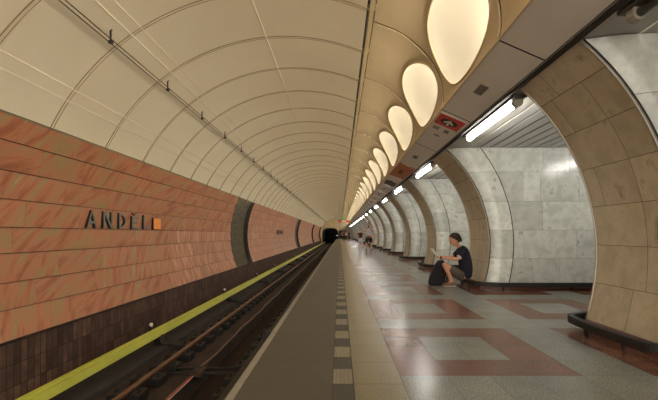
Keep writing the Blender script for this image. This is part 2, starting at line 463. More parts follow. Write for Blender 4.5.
so.build('ceiling_soffit',kind='structure')
sdir=Vector((SO[0]-SI[0],0,SO[1]-SI[1])); sl=sdir.length; sdir.normalize(); sn=Vector((sdir.z,0,-sdir.x)) 
if sn.z>0: sn=-sn
def spt(t,y,h=0): p=Vector((SI[0],0,SI[1]))+sdir*(t*sl)+sn*h; return (p.x,y,p.z)
def splate(mb,t0,t1,y0,y1,m,h0=.0,h1=.01):
    v=[spt(t0,y0,h1),spt(t1,y0,h1),spt(t1,y1,h1),spt(t0,y1,h1),spt(t0,y0,h0),spt(t1,y0,h0),spt(t1,y1,h0),spt(t0,y1,h0)]
    mb.mesh(v,[(0,1,2,3),(4,7,6,5),(0,4,5,1),(1,5,6,2),(2,6,7,3),(3,7,4,0)],m)
# little grey speaker plates, one per bay
pv=None
for i,c in enumerate(centers):
    if 10<c<12.2: continue
    n=vis.index(i) if i in vis else -1
    lab=('small grey grille plate on the soffit under the %s oval lamp'%nth(n)) if n>=0 else 'small grey grille plate on the soffit behind the viewer'
    if pv is None:
        g=MB(); splate(g,.36,.58,c-.13,c+.13,'greydark',0,.006)
        pv=g.build('grille_plate',loc=spt(.47,c,0),label=lab,cat='vent',group='grille plates along the soffit'); pc=c
    else:
        o=pv.copy(); C.objects.link(o); o.location=pv.location+Vector((0,c-pc,0)); tag(o,lab)
# signs on the soffit
s=empty('direction_sign',spt(.5,6.4,0),'red soffit sign with white arrow in a black oval, two small marks below','sign')
def child(mb,name,par,label=None):
    o=mb.build(name,loc=tuple(par.location)); o.parent=par; o.location=(0,0,0)
    if label: o['label']=label
    return o
g=MB(); splate(g,.03,.93,5.95,6.98,'soffit',0,.008); child(g,'sign_board',s)
g=MB(); splate(g,.05,.90,5.98,6.46,'signred',.008,.012); child(g,'red_panel',s,'red panel')
g=MB(); n=28
vs=[spt(0.47+.29*math.cos(2*math.pi*k/n),6.22+.14*math.sin(2*math.pi*k/n),.016) for k in range(n)]; g.face(vs,'black'); child(g,'oval_badge',s,'black oval')
g=MB()
g.face([spt(.47,6.09,.02),spt(.66,6.24,.02),spt(.60,6.28,.02),spt(.47,6.19,.02),spt(.34,6.28,.02),spt(.28,6.24,.02)],'white')
g.face([spt(.43,6.17,.02),spt(.51,6.17,.02),spt(.51,6.34,.02),spt(.43,6.34,.02)],'white')
child(g,'arrow',s,'white arrow')
g=MB(); splate(g,.52,.74,6.52,6.78,'white',.008,.012)
for k in range(3): splate(g,.56+.06*k,.59+.06*k,6.56,6.73,'black',.012,.014)
splate(g,.56,.70,6.62,6.66,'black',.012,.014)
for k in range(4): splate(g,.14+.06*k,.17+.06*k,6.55,6.74,'greydark',.008,.012)
splate(g,.14,.36,6.64,6.67,'greydark',.008,.012); child(g,'small_pictogram',s)
s=empty('information_panel',spt(.5,11.14,0),'orange panel filling one soffit bay, dark square mark at its centre','sign')
g=MB(); splate(g,.03,.97,10.13,12.15,'signorange',0,.01); child(g,'sign_board',s)
g=MB()
for k in range(5): splate(g,.36+.05*k,.385+.05*k,10.85,11.45,'black',.01,.014)
for k in range(3): splate(g,.36,.60,10.9+.22*k,10.98+.22*k,'plaque',.01,.015)
child(g,'dark_mark',s)
s=empty('framed_sign',spt(.5,13.7,0),'dark framed oblong sign on the soffit beyond the orange panel','sign')
g=MB(); splate(g,.12,.88,13.25,14.1,'black',0,.012); child(g,'frame',s)
g=MB(); splate(g,.18,.82,13.4,13.95,'greydark',.012,.016)
for k in range(4): splate(g,.24+.14*k,.31+.14*k,13.5,13.85,'black',.016,.018)
child(g,'sign_face',s)

# ------------------------------------------------------------------ passages: ceiling plate, slats, fixtures
XE=6.6                                 # hall-side end of the pylons
cp=MB()
cp.face([(2.10,Y0,ZC+.003),(2.10,Y1,ZC+.003),(2.63,Y1,ZC+.003),(2.63,Y0,ZC+.003)],'plate')
lp=MB(); lp.box(2.12,2.16,Y0,Y1,ZC-.03,ZC+.02,'seam_dark'); lp.build('ceiling_lip',kind='structure')
x=2.64
cp.face([(2.63,Y0,ZC+.03),(2.63,Y1,ZC+.03),(XE+5,Y1,ZC+.03),(XE+5,Y0,ZC+.03)],'seam_dark')
while x<XE+.3:
    cp.box(x+.02,x+.205,Y0,Y1,ZC+.002,ZC+.02,'slat'); x+=.225
cp.build('ceiling_slats',kind='structure')
# passage fluorescent fixture
def make_fixture(x,y,lab,grp):
    r=empty('fluorescent_light',(x,y,ZC),lab,'light',grp)
    g=MB(); g.box(-.085,.085,-.96,.96,-.045,-.003,'housing',.008); o=g.build('housing',parent=r)
    g=MB(); g.tube([(0,-.84,-.085),(0,.84,-.085)],.036,'tube',14); o=g.build('diffuser_tube',parent=r,smooth=True)
    for sy in (-1,1):
        g=MB(); g.tube([(0,sy*.83,-.08),(0,sy*.90,-.08)],.062,'cap',14); g.box(-.03,.03,sy*.86-.03,sy*.86+.03,-.06,-.02,'cap'); g.build('end_cap',parent=r,smooth=False)
    return r
KP=range(-2,20)
near=lambda k:3.28+PER*k
fx=None
for k in range(-2,20):
    if k==19: continue
    yc=near(k)+1.05+.3+1.05 - .1 ; yc = near(k)+2.22 if k!=-1 else 1.9
    if k>=0:
        lab=nth(k)+' fluorescent ceiling light from the camera, over the passage beyond a stone pylon'
    else: lab='fluorescent ceiling light over the passage %s the viewer'%('beside' if k==-1 else 'behind')
    if k==-1: lab='unlit fluorescent ceiling light at the upper right corner of the view'
    if fx is None: fx=make_fixture(2.28,yc,lab,'fluorescent lights over the passages'); fy=yc
    else:
        c_=copy2(fx,yc-fy,label=lab)
        if k==-1:
            for ch_ in kids(c_):
                if ch_.name.startswith('diffuser_tube'):
                    ch_.data=ch_.data.copy(); ch_.data.materials[0]=M['housing']
fh=None
for k in range(-2,19):
    yc=near(k)+2.55
    lab='fluorescent light at the hall end of the %s passage'%(nth(k) if k>=0 else 'rear')
    if fh is None: fh=copy2(fx,0,label=lab,group='fluorescent lights at the hall side'); fh.location=(5.6,yc,ZC); fy2=yc
    else: copy2(fh,yc-fy2,label=lab)

# ------------------------------------------------------------------ pylons
FACE=1.07; CH=.12; ZB=.12
def arc_rows(Cf,z0,z1,step):
    zs=[z0]; z=z0; acc=0
    while z<z1:
        dz=.005; acc+=math.hypot(dz,Cf(z+dz)-Cf(z)); z+=dz
        if acc>=step and z<z1-.12: zs.append(z); acc=0
    zs.append(z1); return zs
def make_pylon(var):
    random.seed(40+var)
    r=empty('stone_pylon',(0,0,0),'','pillar')
    # platform side face: curved brown marble
    g=MB(); zs=arc_rows(C0,ZB,ZC,.455)
    def P(u,v): return (C0(v),u,v)
    def PB(u,v): return (C0(v)+.006,u,v)
    g.tile(PB,0,FACE,ZB,ZC,'mjoint',0,1,16)
    for i in range(len(zs)-1):
        cuts=[0]; 
        y=random.choice([.35,.5,.7])
        while y<FACE-.15: cuts.append(y); y+=random.choice([.35,.5,.6])
        cuts.append(FACE)
        for a,b in zip(cuts,cuts[1:]): g.tile(P,a,b,zs[i],zs[i+1],'travertine',.003,1,5)
    g.build('platform_face',parent=r,smooth=True)
    zz=[ZB+(ZC-.012-ZB)*i/24 for i in range(25)]
    for yy,sg in ((0,-1),(FACE,1)):
        g=MB(); g.tube([(C0(z)-.002,yy+sg*.006,z) for z in zz],.011,'trim',6); g.tube([(C0(z)+.012,yy+sg*.03,z) for z in zz],.008,'trim_dark',5)
        g.build('corner_trim',parent=r,smooth=True)
    # chamfers and side faces in white marble
    rows=[ZB,.65,1.23,1.82,2.42,ZC]
    for sg,ye in ((-1,0),(1,FACE)):
        yn=ye+sg*CH
        g=MB()
        def Pc(u,v,ye=ye,yn=yn):
            # rounded corner: bulges a little outward
            x0,x1=C0(v)+.02,C1(v); t=u; bul=.04*math.sin(math.pi*t)
            return (x0+(x1-x0)*t-bul*.7, ye+(yn-ye)*t+ (yn-ye)/CH*bul*.7, v)
        def PcB(u,v): p=Pc(u,v); return (p[0]+.004,p[1]-sg*.004,p[2])
        g.tile(PcB,0,1,ZB,ZC,'mjoint_w',0,8,16)
        for a,b in zip(rows,rows[1:]):
            g.tile(Pc,0,1,a,b,'white_marble',.003,8,6)
        g.build('corner_cladding',parent=r,smooth=True)
        g=MB()
        g.tube([(C1(z),yn+sg*.002,z) for z in zz],.008,'trim_dark',5)
        def Ps(u,v): return (u,yn,v)
        nb_=10
        # first column follows the curve
        back=MB
        def Pe(u,v,xr=3.95): return (C1(v)+(xr-C1(v))*u,yn,v)
        def PeB(u,v,xr=XE): return (C1(v)+(xr-C1(v))*u,yn-sg*.004,v)
        g.tile(PeB,0,1,ZB,ZC,'mjoint_w',0,1,16)
        for a,b in zip(rows,rows[1:]):
            xr=random.choice([3.75,3.95,4.15])
            g.tile(lambda u,v:Pe(u,v,xr),0,1,a,b,'white_marble',.0025,1,5)
            x=xr
            while x<XE-.01:
                wd=random.choice([.35,.55,.8,1.1,.75]); e=min(XE,x+wd)
                if XE-e<.2: e=XE
                g.tile(Ps,x,e,a,b,'white_marble',.0025); x=e
        g.build('side_cladding',parent=r)
    g=MB(); g.box(XE-.02,XE,-CH,FACE+CH,ZB,ZC,'white_marble'); g.build('hall_face',parent=r)
    g=MB()
    pl=[(C0(ZB)-.05,.02),(C0(ZB)-.05,FACE-.02),(C1(ZB)-.0,FACE+CH+.05),(XE+.03,FACE+CH+.05),(XE+.03,-CH-.05),(C1(ZB)-.0,-CH-.05)]
    n=len(pl); g.mesh([(x,y,0) for x,y in pl]+[(x,y,ZB) for x,y in pl],[tuple(range(n,2*n))]+[(i,(i+1)%n,n+(i+1)%n,n+i) for i in range(n)],'plinth')
    g.build('base_plinth',parent=r)
    return r
def make_guard():
    r=empty('guard_rail',(0,0,0),'','rail')
    o_=.13
    x0=C0(ZB)-.20; x1=C1(ZB)-.02
    path=[]
    # plan outline, rounded corners
    pts=[(XE,-CH-o_),(x1+.25,-CH-o_),(x1-.05,-CH-o_),(x1-.28,-.22),(x0+.06,-.06),(x0,.12),(x0-.03,FACE/2),(x0,FACE-.12),(x0+.06,FACE+.06),(x1-.28,FACE+.22),(x1-.05,FACE+CH+o_),(x1+.25,FACE+CH+o_),(XE,FACE+CH+o_)]
    P=[p for p in catmull(pts,5)]
    vs=[];fs=[]
    N=len(P)
    for i,p in enumerate(P):
        t=(P[min(N-1,i+1)]-P[max(0,i-1)]).normalized(); nn=Vector((t.y,-t.x))
        for (a,z) in ((-.03,.068),(.03,.068),(.036,.076),(.036,.146),(.03,.154),(-.03,.154),(-.036,.146),(-.036,.076)):
            q=p+nn*a; vs.append((q.x,q.y,z+.015))
    for i in range(N-1):
        for k in range(8): fs.append((i*8+k,i*8+(k+1)%8,(i+1)*8+(k+1)%8,(i+1)*8+k))
    fs.append(tuple(range(8))); fs.append(tuple((N-1)*8+k for k in range(7,-1,-1)))
    g=MB(); g.mesh(vs,fs,'iron'); g.build('top_bar',parent=r,smooth=False)
    for i in (3,12,int(N/2)-3,int(N/2)+3,N-12,N-4):
        p=P[min(N-1,i)]; p=Vector((p.x+(.03 if 14<i<N-14 else 0),p.y)); g=MB(); g.box(p.x-.012,p.x+.012,p.y-.012,p.y+.012,0,.10,'iron')
        g.build('post',parent=r)
    return r
pyl=[make_pylon(v) for v in range(3)]; gr=make_guard()
random.seed(11)
used=set(); gu=False
for k in KP:
    v=k%3; y=near(k)
    if k==0: lab='nearest stone pylon, cut by the right edge of the view, smooth brown curved face'
    elif k==1: lab='stone pylon directly behind the seated man, brown curved face and white side'
    elif k>1: lab=nth(k)+' stone pylon from the camera, brown curved face and white marble side'
    else: lab='stone pylon beside and behind the viewer'
    glab=('black low guard rail around the foot of the %s stone pylon'%nth(k)) if k>=0 else 'black low guard rail round a pylon behind the viewer'
    if k==1: glab='black low guard rail that the seated man sits on'
    if v not in used: r=pyl[v]; used.add(v); r.location=(0,y,0); tag(r,lab,'pillar','stone pylons along the platform')
    else:
        src=pyl[v]; r=copy2(src,y-src.location.y,label=lab,group='stone pylons along the platform')
    if not gu: gr.location=(0,y,0); tag(gr,glab,'rail','guard rails around the pylons'); gu=True; gy=y
    else: copy2(gr,y-gy,label=glab)

# ------------------------------------------------------------------ platform floor
fl=MB()
HALL=11.0
fl.face([(-.80,Y0,-.004),(HALL,Y0,-.004),(HALL,Y1,-.004),(-.80,Y1,-.004)],'joint')
def P(u,v): return (u,v,0)
fr0=2.92; FP=1.945; parts=[.365,.37,.37,.365,.475]
cols=[(.485,.87,'side'),(.87,1.215,'in'),(1.215,1.56,'in'),(1.56,1.97,'side'),(1.97,2.55,'gap'),(2.55,2.96,'side'),(2.96,3.31,'in'),(3.31,3.66,'in'),(3.66,4.04,'side'),(4.04,4.62,'gap'),(4.62,5.03,'side'),(5.03,5.73,'in'),(5.73,6.11,'side'),(6.11,6.9,'gap'),(6.9,8,'gap'),(8,9.5,'gap'),(9.5,11,'gap')]
k=int((Y0-fr0)/FP)-1
y=fr0+k*FP
while y<Y1:
    yy=y
    for j,h in enumerate(parts):
        a,b=max(Y0,yy),min(Y1,yy+h)
        if b-a>.01:
            for (x0,x1,t) in cols:
                red=(j<4) and ((t=='side') or (t=='in' and j in (0,3)))
                fl.tile(P,x0,x1,a,b,'red' if red else 'grey',.0022)
        yy+=h
    y+=FP
y=fr0-.16-6*1.945
while y<Y1:
    for h in (.47,.50,.49,.485):
        a,b=max(Y0,y),min(Y1,y+h)
        if b-a>.01:
            fl.tile(P,.105,.485,a,b,'beige',.0022); fl.tile(P,-.740,-.058,a,b,'dark_granite',.0015)
        y+=h
fl.build('floor',kind='structure')
e=MB()
y=Y0
while y<Y1: e.box(-.80,-.742,y+.001,min(Y1,y+.999),-.06,.002,'edge'); y+=1
e.build('floor_edge_strip',kind='structure')
t=MB(); y=2.76-.6*16; k=0
while y<Y1:
    a,b=max(Y0,y),min(Y1,y+.3)
    if b>a:
        m='tact_l' if k%2==0 else 'tact_d'
        t.box(-.055,.10,a+.002,b-.002,-.004,.003,m)
        if y<22:
            if k%2==0:
                for i in range(5):
                    for j in range(8):
                        cx,cy=-.055+.155*(i+.5)/5,a+.3*(j+.5)/8; q=.008
                        t.mesh([(cx-q,cy-q,.003),(cx+q,cy-q,.003),(cx+q,cy+q,.003),(cx-q,cy+q,.003),(cx,cy,.008)],[(0,1,4),(1,2,4),(2,3,4),(3,0,4)],'tact_l')
            else:
                for i in range(4):
                    cx=-.055+.155*(i+.5)/4; t.box(cx-.008,cx+.008,a+.01,b-.01,.003,.007,'tact_d')
    y+=.3; k+=1
t.build('floor_tactile_strip',kind='structure')
# platform side below the edge
u=MB()
u.box(-.80,-.6,Y0,Y1,-.22,-.006,'trough'); u.box(-1.02,-.95,Y0,Y1,BED-.3,-.22,'trim_dark'); u.face([(-.95,Y0,-.22),(-.8,Y0,-.22),(-.8,Y1,-.22),(-.95,Y1,-.22)],'trim_dark')
u.build('wall_platform_side',kind='structure')

# ------------------------------------------------------------------ track
tb=MB()
tb.strip([(xb-.02,BED),(-2.42,BED),(-2.42,BED-.28),(-1.85,BED-.28),(-1.85,BED-.02),(-.95,BED-.02)],Y0,Y1+14,'bed')
tb.build('floor_track_bed',kind='structure')
g=MB(); g.box(-4.0,-3.50,Y0,Y1,BED,BED+.10,'trough',.01); g.build('floor_cable_trough',kind='structure')
g=MB(); g.box(-2.405,-1.865,Y0,Y1,BED-.275,BED-.26,'bed_dark'); g.build('floor_drain',kind='structure')
RT=-1.05
def rail(x,lab):
    r=empty('running_rail',(x,0,BED),lab,'rail','running rails of the track')
    zb=0.0; h=RT-BED
    prof=[(-.07,0),(.07,0),(.07,.012),(.012,.03),(.010,h-.045),(.036,h-.035),(.036,h-.006),(.03,h),(-.03,h),(-.036,h-.006),(-.036,h-.035),(-.010,h-.045),(-.012,.03),(-.07,.012)]
    g=MB(); g.prism(prof,Y0,Y1+12,'rail_side')
    g.build('rail_body',parent=r)
    g=MB(); g.prism([(-.037,h-.034),(.037,h-.034),(.037,h-.004),(.031,h+.002),(-.031,h+.002),(-.037,h-.004)],Y0,Y1+12,'rail'); g.build('rail_head',parent=r)
    return r
def fastener_mesh():
    g=MB(); g.box(-.22,.22,-.12,.12,0,.04,'iron',.006)
    for s_ in (-1,1):
        g.prism([(s_*.04,.04),(s_*.23,.04),(s_*.22,.13),(s_*.10,.15),(s_*.045,.08)] ,-.13,.13,'iron')
        g.tube([(s_*.15,0,.03),(s_*.15,0,.19)],.022,'iron',6)
        g.tube([(s_*.15,0,.13),(s_*.15,0,.155)],.04,'iron',6)
    return g
rl=rail(-3.0,'left running rail, rusty brown head, beside the yellow cover')
rr_=rail(-1.565,'right running rail, close under the platform edge')
fo=fastener_mesh().build('rail_fastener',parent=rl); fo.location=(0,2.85,0)
for r in (rl,rr_):
    n=0; y=.05
    while y<.05+.56*99:
        if not(r is rl and abs(y-2.85)<.01):
            o=fo.copy(); C.objects.link(o); o.parent=r; o.location=(0,y,0); n+=1
        y+=.56
    if r is rl: r.location.z=BED
g=fastener_mesh(); 
# beyond the nearest hundred
for r in (rl,rr_):
    g=MB(); y=.05+.56*99
    while y<Y1: g.box(-.17,.17,y-.09,y+.09,0,.04,'iron'); g.box(-.15,-.06,y-.05,y+.05,.04,.1,'iron'); g.box(.06,.15,y-.05,y+.05,.04,.1,'iron'); y+=.56
    g.build('far_fastener',parent=r,kind='stuff')
# third rail with its yellow cover
r=empty('conductor_rail',(-3.77,0,BED+.1),'long yellow covered conductor rail between brown tiled wall and track','rail')
g=MB(); z0=-BED-.1
yw=[(-3.825,-.81),(-3.805,-.79),(-3.745,-.80),(-3.735,-.82),(-3.70,-.83),(-3.66,-.93),(-3.675,-.935),(-3.71,-.845),(-3.75,-.84),(-3.80,-.81),(-3.815,-.93),(-3.825,-.93)]
g.prism([(x+3.77,z+z0) for x,z in yw],Y0,Y1+10,'yellow')
y=Y0+.5
g.build('yellow_cover',parent=r,label='yellow cover')
g=MB(); g.prism([(x+3.77,z+z0) for x,z in [(-3.80,-.84),(-3.74,-.84),(-3.74,-.94),(-3.80,-.94)]],Y0,Y1+10,'rail_side'); g.build('steel_rail',parent=r)
bk=None
y=2.7
ys=[2.7+4.7*i-4.7 for i in range(0,19)]
for y in ys:
    if bk is None:
        g=MB(); g.box(-.03,.03,-.04,.04,0,.28,'iron'); g.box(-.14,.02,-.03,.03,.20,.25,'iron'); g.tube([(-.13,0,.2),(-.13,0,.39)],.03,'iron',8)
        bk=g.build('support_bracket',parent=r); bk.location=(0,y,0)
        g=MB(); g.tube([(-.11,0,.37),(-.11,0,.41),(-.11,0,.44)],[.028,.038,.022],'white',10); kb=g.build('white_knob',parent=r,label='white knob'); kb.location=(0,y,0)
    else:
        for o in (bk,kb): c=o.copy(); C.objects.link(c); c.location=(0,y,0)
# black feeder hoses from cover to the rail
hz=None
for i,y in enumerate(ys[1:],0):
    pts=[(-3.70,y,-.93),(-3.66,y-.02,-1.06),(-3.58,y-.04,-1.095),(-3.45,y-.02,-1.085),(-3.3,y+.02,-1.14),(-3.17,y+.03,-1.15)]
    lab='black hose looping from the yellow cover to the left rail, %s from the camera'%nth(i)
    if hz is None:
        g=MB(); g.tube([tuple(p) for p in catmull3(pts)] if False else pts,.06,'iron',8)
        hz=g.build('feeder_hose',smooth=True,loc=(-3.5,y,-1.1),label=lab,cat='hose',group='black hoses beside the left rail'); hy=y
    else: copy2(hz,y-hy,label=lab)
# cable with red and white core along the drain edge
g=MB(); pts=[]; y=-2
random.seed(3)
while y<75: pts.append((-2.44+.02*math.sin(y*1.9)+.012*math.sin(y*4.7),y,BED+.03)); y+=.25
g.tube(pts,.016,'rail',6); g.build('track_cable',smooth=True,label='thin reddish cable lying along the drain edge between the rails',cat='cable')
g=MB(); pts=[(x+.03,y,z+.0) for x,y,z in pts if y<6.3]; g.tube(pts,.012,'signred',6); g.tube([(x+.022,y,z+.012) for x,y,z in pts],.006,'white',5)
g.build('striped_cable',smooth=True,label='red and white striped cable lying beside the thin reddish one',cat='cable')
r=empty('tie_rod_set',(-2.3,5.95,BED),'pair of dark tie rods crossing the drain between the rails','rod')
for dy_ in (0,.22):
    g=MB(); g.tube([(-.62,dy_,.07),(.65,dy_,.07)],.022,'iron',8); g.tube([(-.2,dy_,.07),(-.05,dy_,.07)],.035,'iron',8); g.build('tie_rod',parent=r)
g=MB(); g.box(-.16,.02,-.05,.27,.02,.09,'rail_side',.01); g.build('clamp_box',parent=r)
g=MB(); g.box(-.95,-.81,4.5,4.68,-.22,-.08,'iron',.01); g.box(-.94,-.88,4.54,4.64,-.4,-.2,'iron')
g.build('junction_box',loc=(-.9,4.6,-.2),label='small black box fixed below the platform edge above the right rail',cat='box')

# ------------------------------------------------------------------ catenary-like twin cable hung under the vault
r=empty('hanging_cable_line',(-3.25,0,3.95),'thin dark cable line on short hangers below the left vault','cable')
g=MB(); g.tube([(0,Y0,.10),(0,Y1,.10)],.007,'iron',5); g.build('upper_cable',parent=r)
for dx in (-.015,.02):
    g=MB(); g.tube([(dx,Y0,-.07+dx),(dx,Y1,-.07+dx)],.008,'rail_side',5); g.build('lower_cable',parent=r)
hg=None; y=5.1-1.69*6
while y<Y1:
    if hg is None:
        g=MB(); g.tube([(0,0,-.09),(0,0,.12)],.013,'iron',6); g.box(-.02,.02,-.02,.02,.09,.12,'iron'); g.box(-.025,.03,-.02,.02,-.1,-.065,'iron'); hg=g.build('hanger',parent=r); hg.location=(0,y,0)
        g=MB(); g.tube([(0,0,.12),(-.06,0,.36)],.006,'seam',5); dr=g.build('drop_wire',parent=r); dr.location=(0,y,0)
    else:
        for o in (hg,dr): c=o.copy(); C.objects.link(c); c.location=(0,y,0)
    y+=1.69

# ------------------------------------------------------------------ station name on the left wall
XW=-4.59
r=empty('station_name',(XW,6.66,EYE+.11),'raised metal letters ANDĚL with an orange square on the pink marble wall','sign')
def letter(strokes,y0,w,arc=False,hac=False):
    g=MB(); H=.33; T=.052; D=.11
    def poly(pts):
        n=len(pts)
        f=[(.0,y0-6.66+u*w,v*H) for u,v in pts]; b=[(-.085,y0-6.66+u*w,v*H) for u,v in pts]
        g.mesh(f,[tuple(range(n))],'letter')
        g.mesh(f+b,[(i,(i+1)%n,n+(i+1)%n,n+i) for i in range(n)],'letter_side')
    for p in strokes: poly(p)
    o=g.build('letter',parent=r,label='grey metal letter with dark sides')
    return o
t=.17; h=.14
A=[[(0,0),(t,0),(.5+t*.35,1),(.5-t*.35,1)],[(1-t,0),(1,0),(.5+t*.35,1),(.5-t*.35,1)],[(.2,.25),(.8,.25),(.75,.25+h),(.25,.25+h)]]
N_=[[(0,0),(t,0),(t,1),(0,1)],[(1-t,0),(1,0),(1,1),(1-t,1)],[(0,1),(t*1.2,1),(1,0),(1-t*1.2,0)]]
t2=.2
D_=[[(0,0),(t2,0),(t2,1),(0,1)]]
pts=[]; n=10
for i in range(n):
    a0,a1=-math.pi/2+math.pi*i/n,-math.pi/2+math.pi*(i+1)/n
    f=lambda a,rx,ry:(t2*.9+rx*math.cos(a),.5+ry*math.sin(a))
    D_.append([f(a0,.82,.5),f(a1,.82,.5),f(a1,.82-t2,.5-h),f(a0,.82-t2,.5-h)])
E_=[[(0,0),(.22,0),(.22,.86),(0,.86)],[(.22,0),(1,0),(1,h),(.22,h)],[(.22,.37),(.85,.37),(.85,.37+h),(.22,.37+h)],[(.22,.86-h),(1,.86-h),(1,.86),(.22,.86)],
    [(.1,1.07),(.3,1.07),(.55,.99),(.5,.92)],[(.9,1.07),(.7,1.07),(.45,.99),(.5,.92)]]
L_=[[(0,0),(.25,0),(.25,1),(0,1)],[(.25,0),(1,0),(1,h),(.25,h)]]
letter(A,6.53,.28); letter(N_,6.99,.29); letter(D_,7.49,.25); letter(E_,7.95,.25); letter(L_,8.42,.22)
g=MB(); g.box(-.085,.0,8.86-6.66,9.22-6.66,.0,.285,'letter_side'); g.box(.0,.006,8.87-6.66,9.21-6.66,.01,.28,'orange'); g.build('orange_square',parent=r,label='orange square panel')
g=MB(); g.box(-4.70,-4.55,26.4,28.9,EYE-.02,EYE+.30,'plaque'); g.box(-4.552,-4.546,26.8,28.5,EYE+.06,EYE+.2,'rail_side'); g.build('wall_plaque',loc=(-4.65,27.6,EYE),label='small brown oblong plaque on the marble between two dark niches',cat='sign')

# ------------------------------------------------------------------ tunnel end wall with the black portal
ew=MB()
cx_,r_=-2.3,1.95; zc_=BED+1.95+.25
hole=[(cx_+r_*math.copysign(abs(math.cos(a))**.6,math.cos(a)),2.0*abs(math.sin(a))**.7+.6) for a in [math.pi*i/24 for i in range(25)]]
top=5.6
# wall above and beside the portal
L=-6;R_=2.4
for i in range(24):
    (x0,z0),(x1,z1)=hole[i],hole[i+1]
    ew.face([(x0,Y1,z0),(x1,Y1,z1),(x1,Y1,top),(x0,Y1,top)],'vault_r')
ew.face([(hole[0][0],Y1,BED),(R_,Y1,BED),(R_,Y1,top),(hole[0][0],Y1,top)],'travertine')
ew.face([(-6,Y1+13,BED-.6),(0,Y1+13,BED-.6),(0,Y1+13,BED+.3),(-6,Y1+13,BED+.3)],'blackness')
ew.face([(L,Y1,BED),(hole[-1][0],Y1,BED),(hole[-1][0],Y1,top),(L,Y1,top)],'vault')
ew.build('wall_end',kind='structure')
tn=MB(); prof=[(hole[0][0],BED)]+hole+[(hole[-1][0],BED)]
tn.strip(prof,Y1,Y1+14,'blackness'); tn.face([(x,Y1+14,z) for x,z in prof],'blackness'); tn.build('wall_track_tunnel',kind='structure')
# hall side closure
hw=MB(); hw.face([(HALL,Y0,0),(HALL,Y1,0),(HALL,Y1,ZC+.1),(HALL,Y0,ZC+.1)],'white_marble'); hw.build('wall_right',kind='structure')
hw=MB(); hw.face([(R_,Y1-.02,0),(HALL,Y1-.02,0),(HALL,Y1-.02,ZC+.1),(R_,Y1-.02,ZC+.1)],'white_marble'); hw.build('wall_hall_end',kind='structure')
# red hanging sign and small green exit light
r=empty('hanging_sign',(.42,39,2.56),'long red sign hung across the far platform under the vault','sign')
g=MB(); g.box(-.62,.62,-.05,.05,-.16,.10,'signred',.01); g.build('sign_board',parent=r)
g=MB(); g.box(-.22,.22,-.055,-.051,-.1,.04,'white'); g.build('sign_face',parent=r,label='white field')
for x in (-.5,.5):
    g=MB(); g.tube([(x,0,.1),(x,0,2.1 if x<0 else 1.9)],.015,'iron',6); g.build('suspension_rod',parent=r)
r=empty('exit_light',(.25,45,3.05),'tiny green lit sign hung behind the red sign','sign')
g=MB(); g.box(-.25,.25,-.05,.05,-.1,.1,'green'); g.build('lit_box',parent=r)
g=MB(); g.tube([(0,0,.1),(0,0,1.5)],.012,'iron',6); g.build('suspension_rod',parent=r)
r=empty('signal_lamp',(-.66,83,0),'small white signal light on a post at the tunnel portal','signal')
g=MB(); g.tube([(0,0,0),(0,0,.75)],.04,'iron',8); g.build('post',parent=r)
g=MB(); g.box(-.14,.14,-.08,.08,.6,.95,'iron',.02); g.build('signal_head',parent=r)
g=MB(); g.tube([(0,-.12,.78),(0,-.09,.78)],.04,'tube',12); g.build('lens',parent=r)
r=empty('platform_cabinet',(.0,84.6,0),'dark cabinet against the end wall of the platform','cabinet')
g=MB(); g.box(-.3,1.6,-.4,.4,0,2.1,'greydark',.02); g.build('body',parent=r)
for x in (0,.8):
    g=MB(); g.box(x-.2,x+.5,-.42,-.4,.15,1.95,'black'); g.build('door',parent=r)

# ------------------------------------------------------------------ people
def skin_mesh(chains,sub=2,name='tmp'):
    """chains: lists of (co, radius) that may share start points; returns an evaluated mesh"""
    vs=[];es=[];rad=[];key={}
    def vid(co,r):
        k=tuple(round(c,4) for c in co)
        if k in key: return key[k]
        key[k]=len(vs); vs.append(co); rad.append(r); return key[k]
    for chn in chains:
        p=None
        for co,r in chn:
            i=vid(co,r)
            if p is not None and p!=i: es.append((p,i))
            p=i
    me=bpy.data.meshes.new(name); me.from_pydata(vs,es,[]); ob=bpy.data.objects.new(name,me); C.objects.link(ob)
    bm=bmesh.new(); bm.from_mesh(me); sl_=bm.verts.layers.skin.verify(); bm.verts.ensure_lookup_table()
    for i,v in enumerate(bm.verts):
        rr=rad[i]; v[sl_].radius=(rr,rr) if not isinstance(rr,tuple) else rr; v[sl_].use_root=(i==0)
    bm.to_mesh(me); bm.free()
    md=ob.modifiers.new('s','SKIN'); md.use_smooth_shade=True; md.branch_smoothing=.4
    sd=ob.modifiers.new('d','SUBSURF'); sd.levels=sub; sd.render_levels=sub
    dg=bpy.context.evaluated_depsgraph_get(); dg.update(); ev=ob.evaluated_get(dg); out=bpy.data.meshes.new_from_object(ev)
    bpy.data.objects.remove(ob); return out
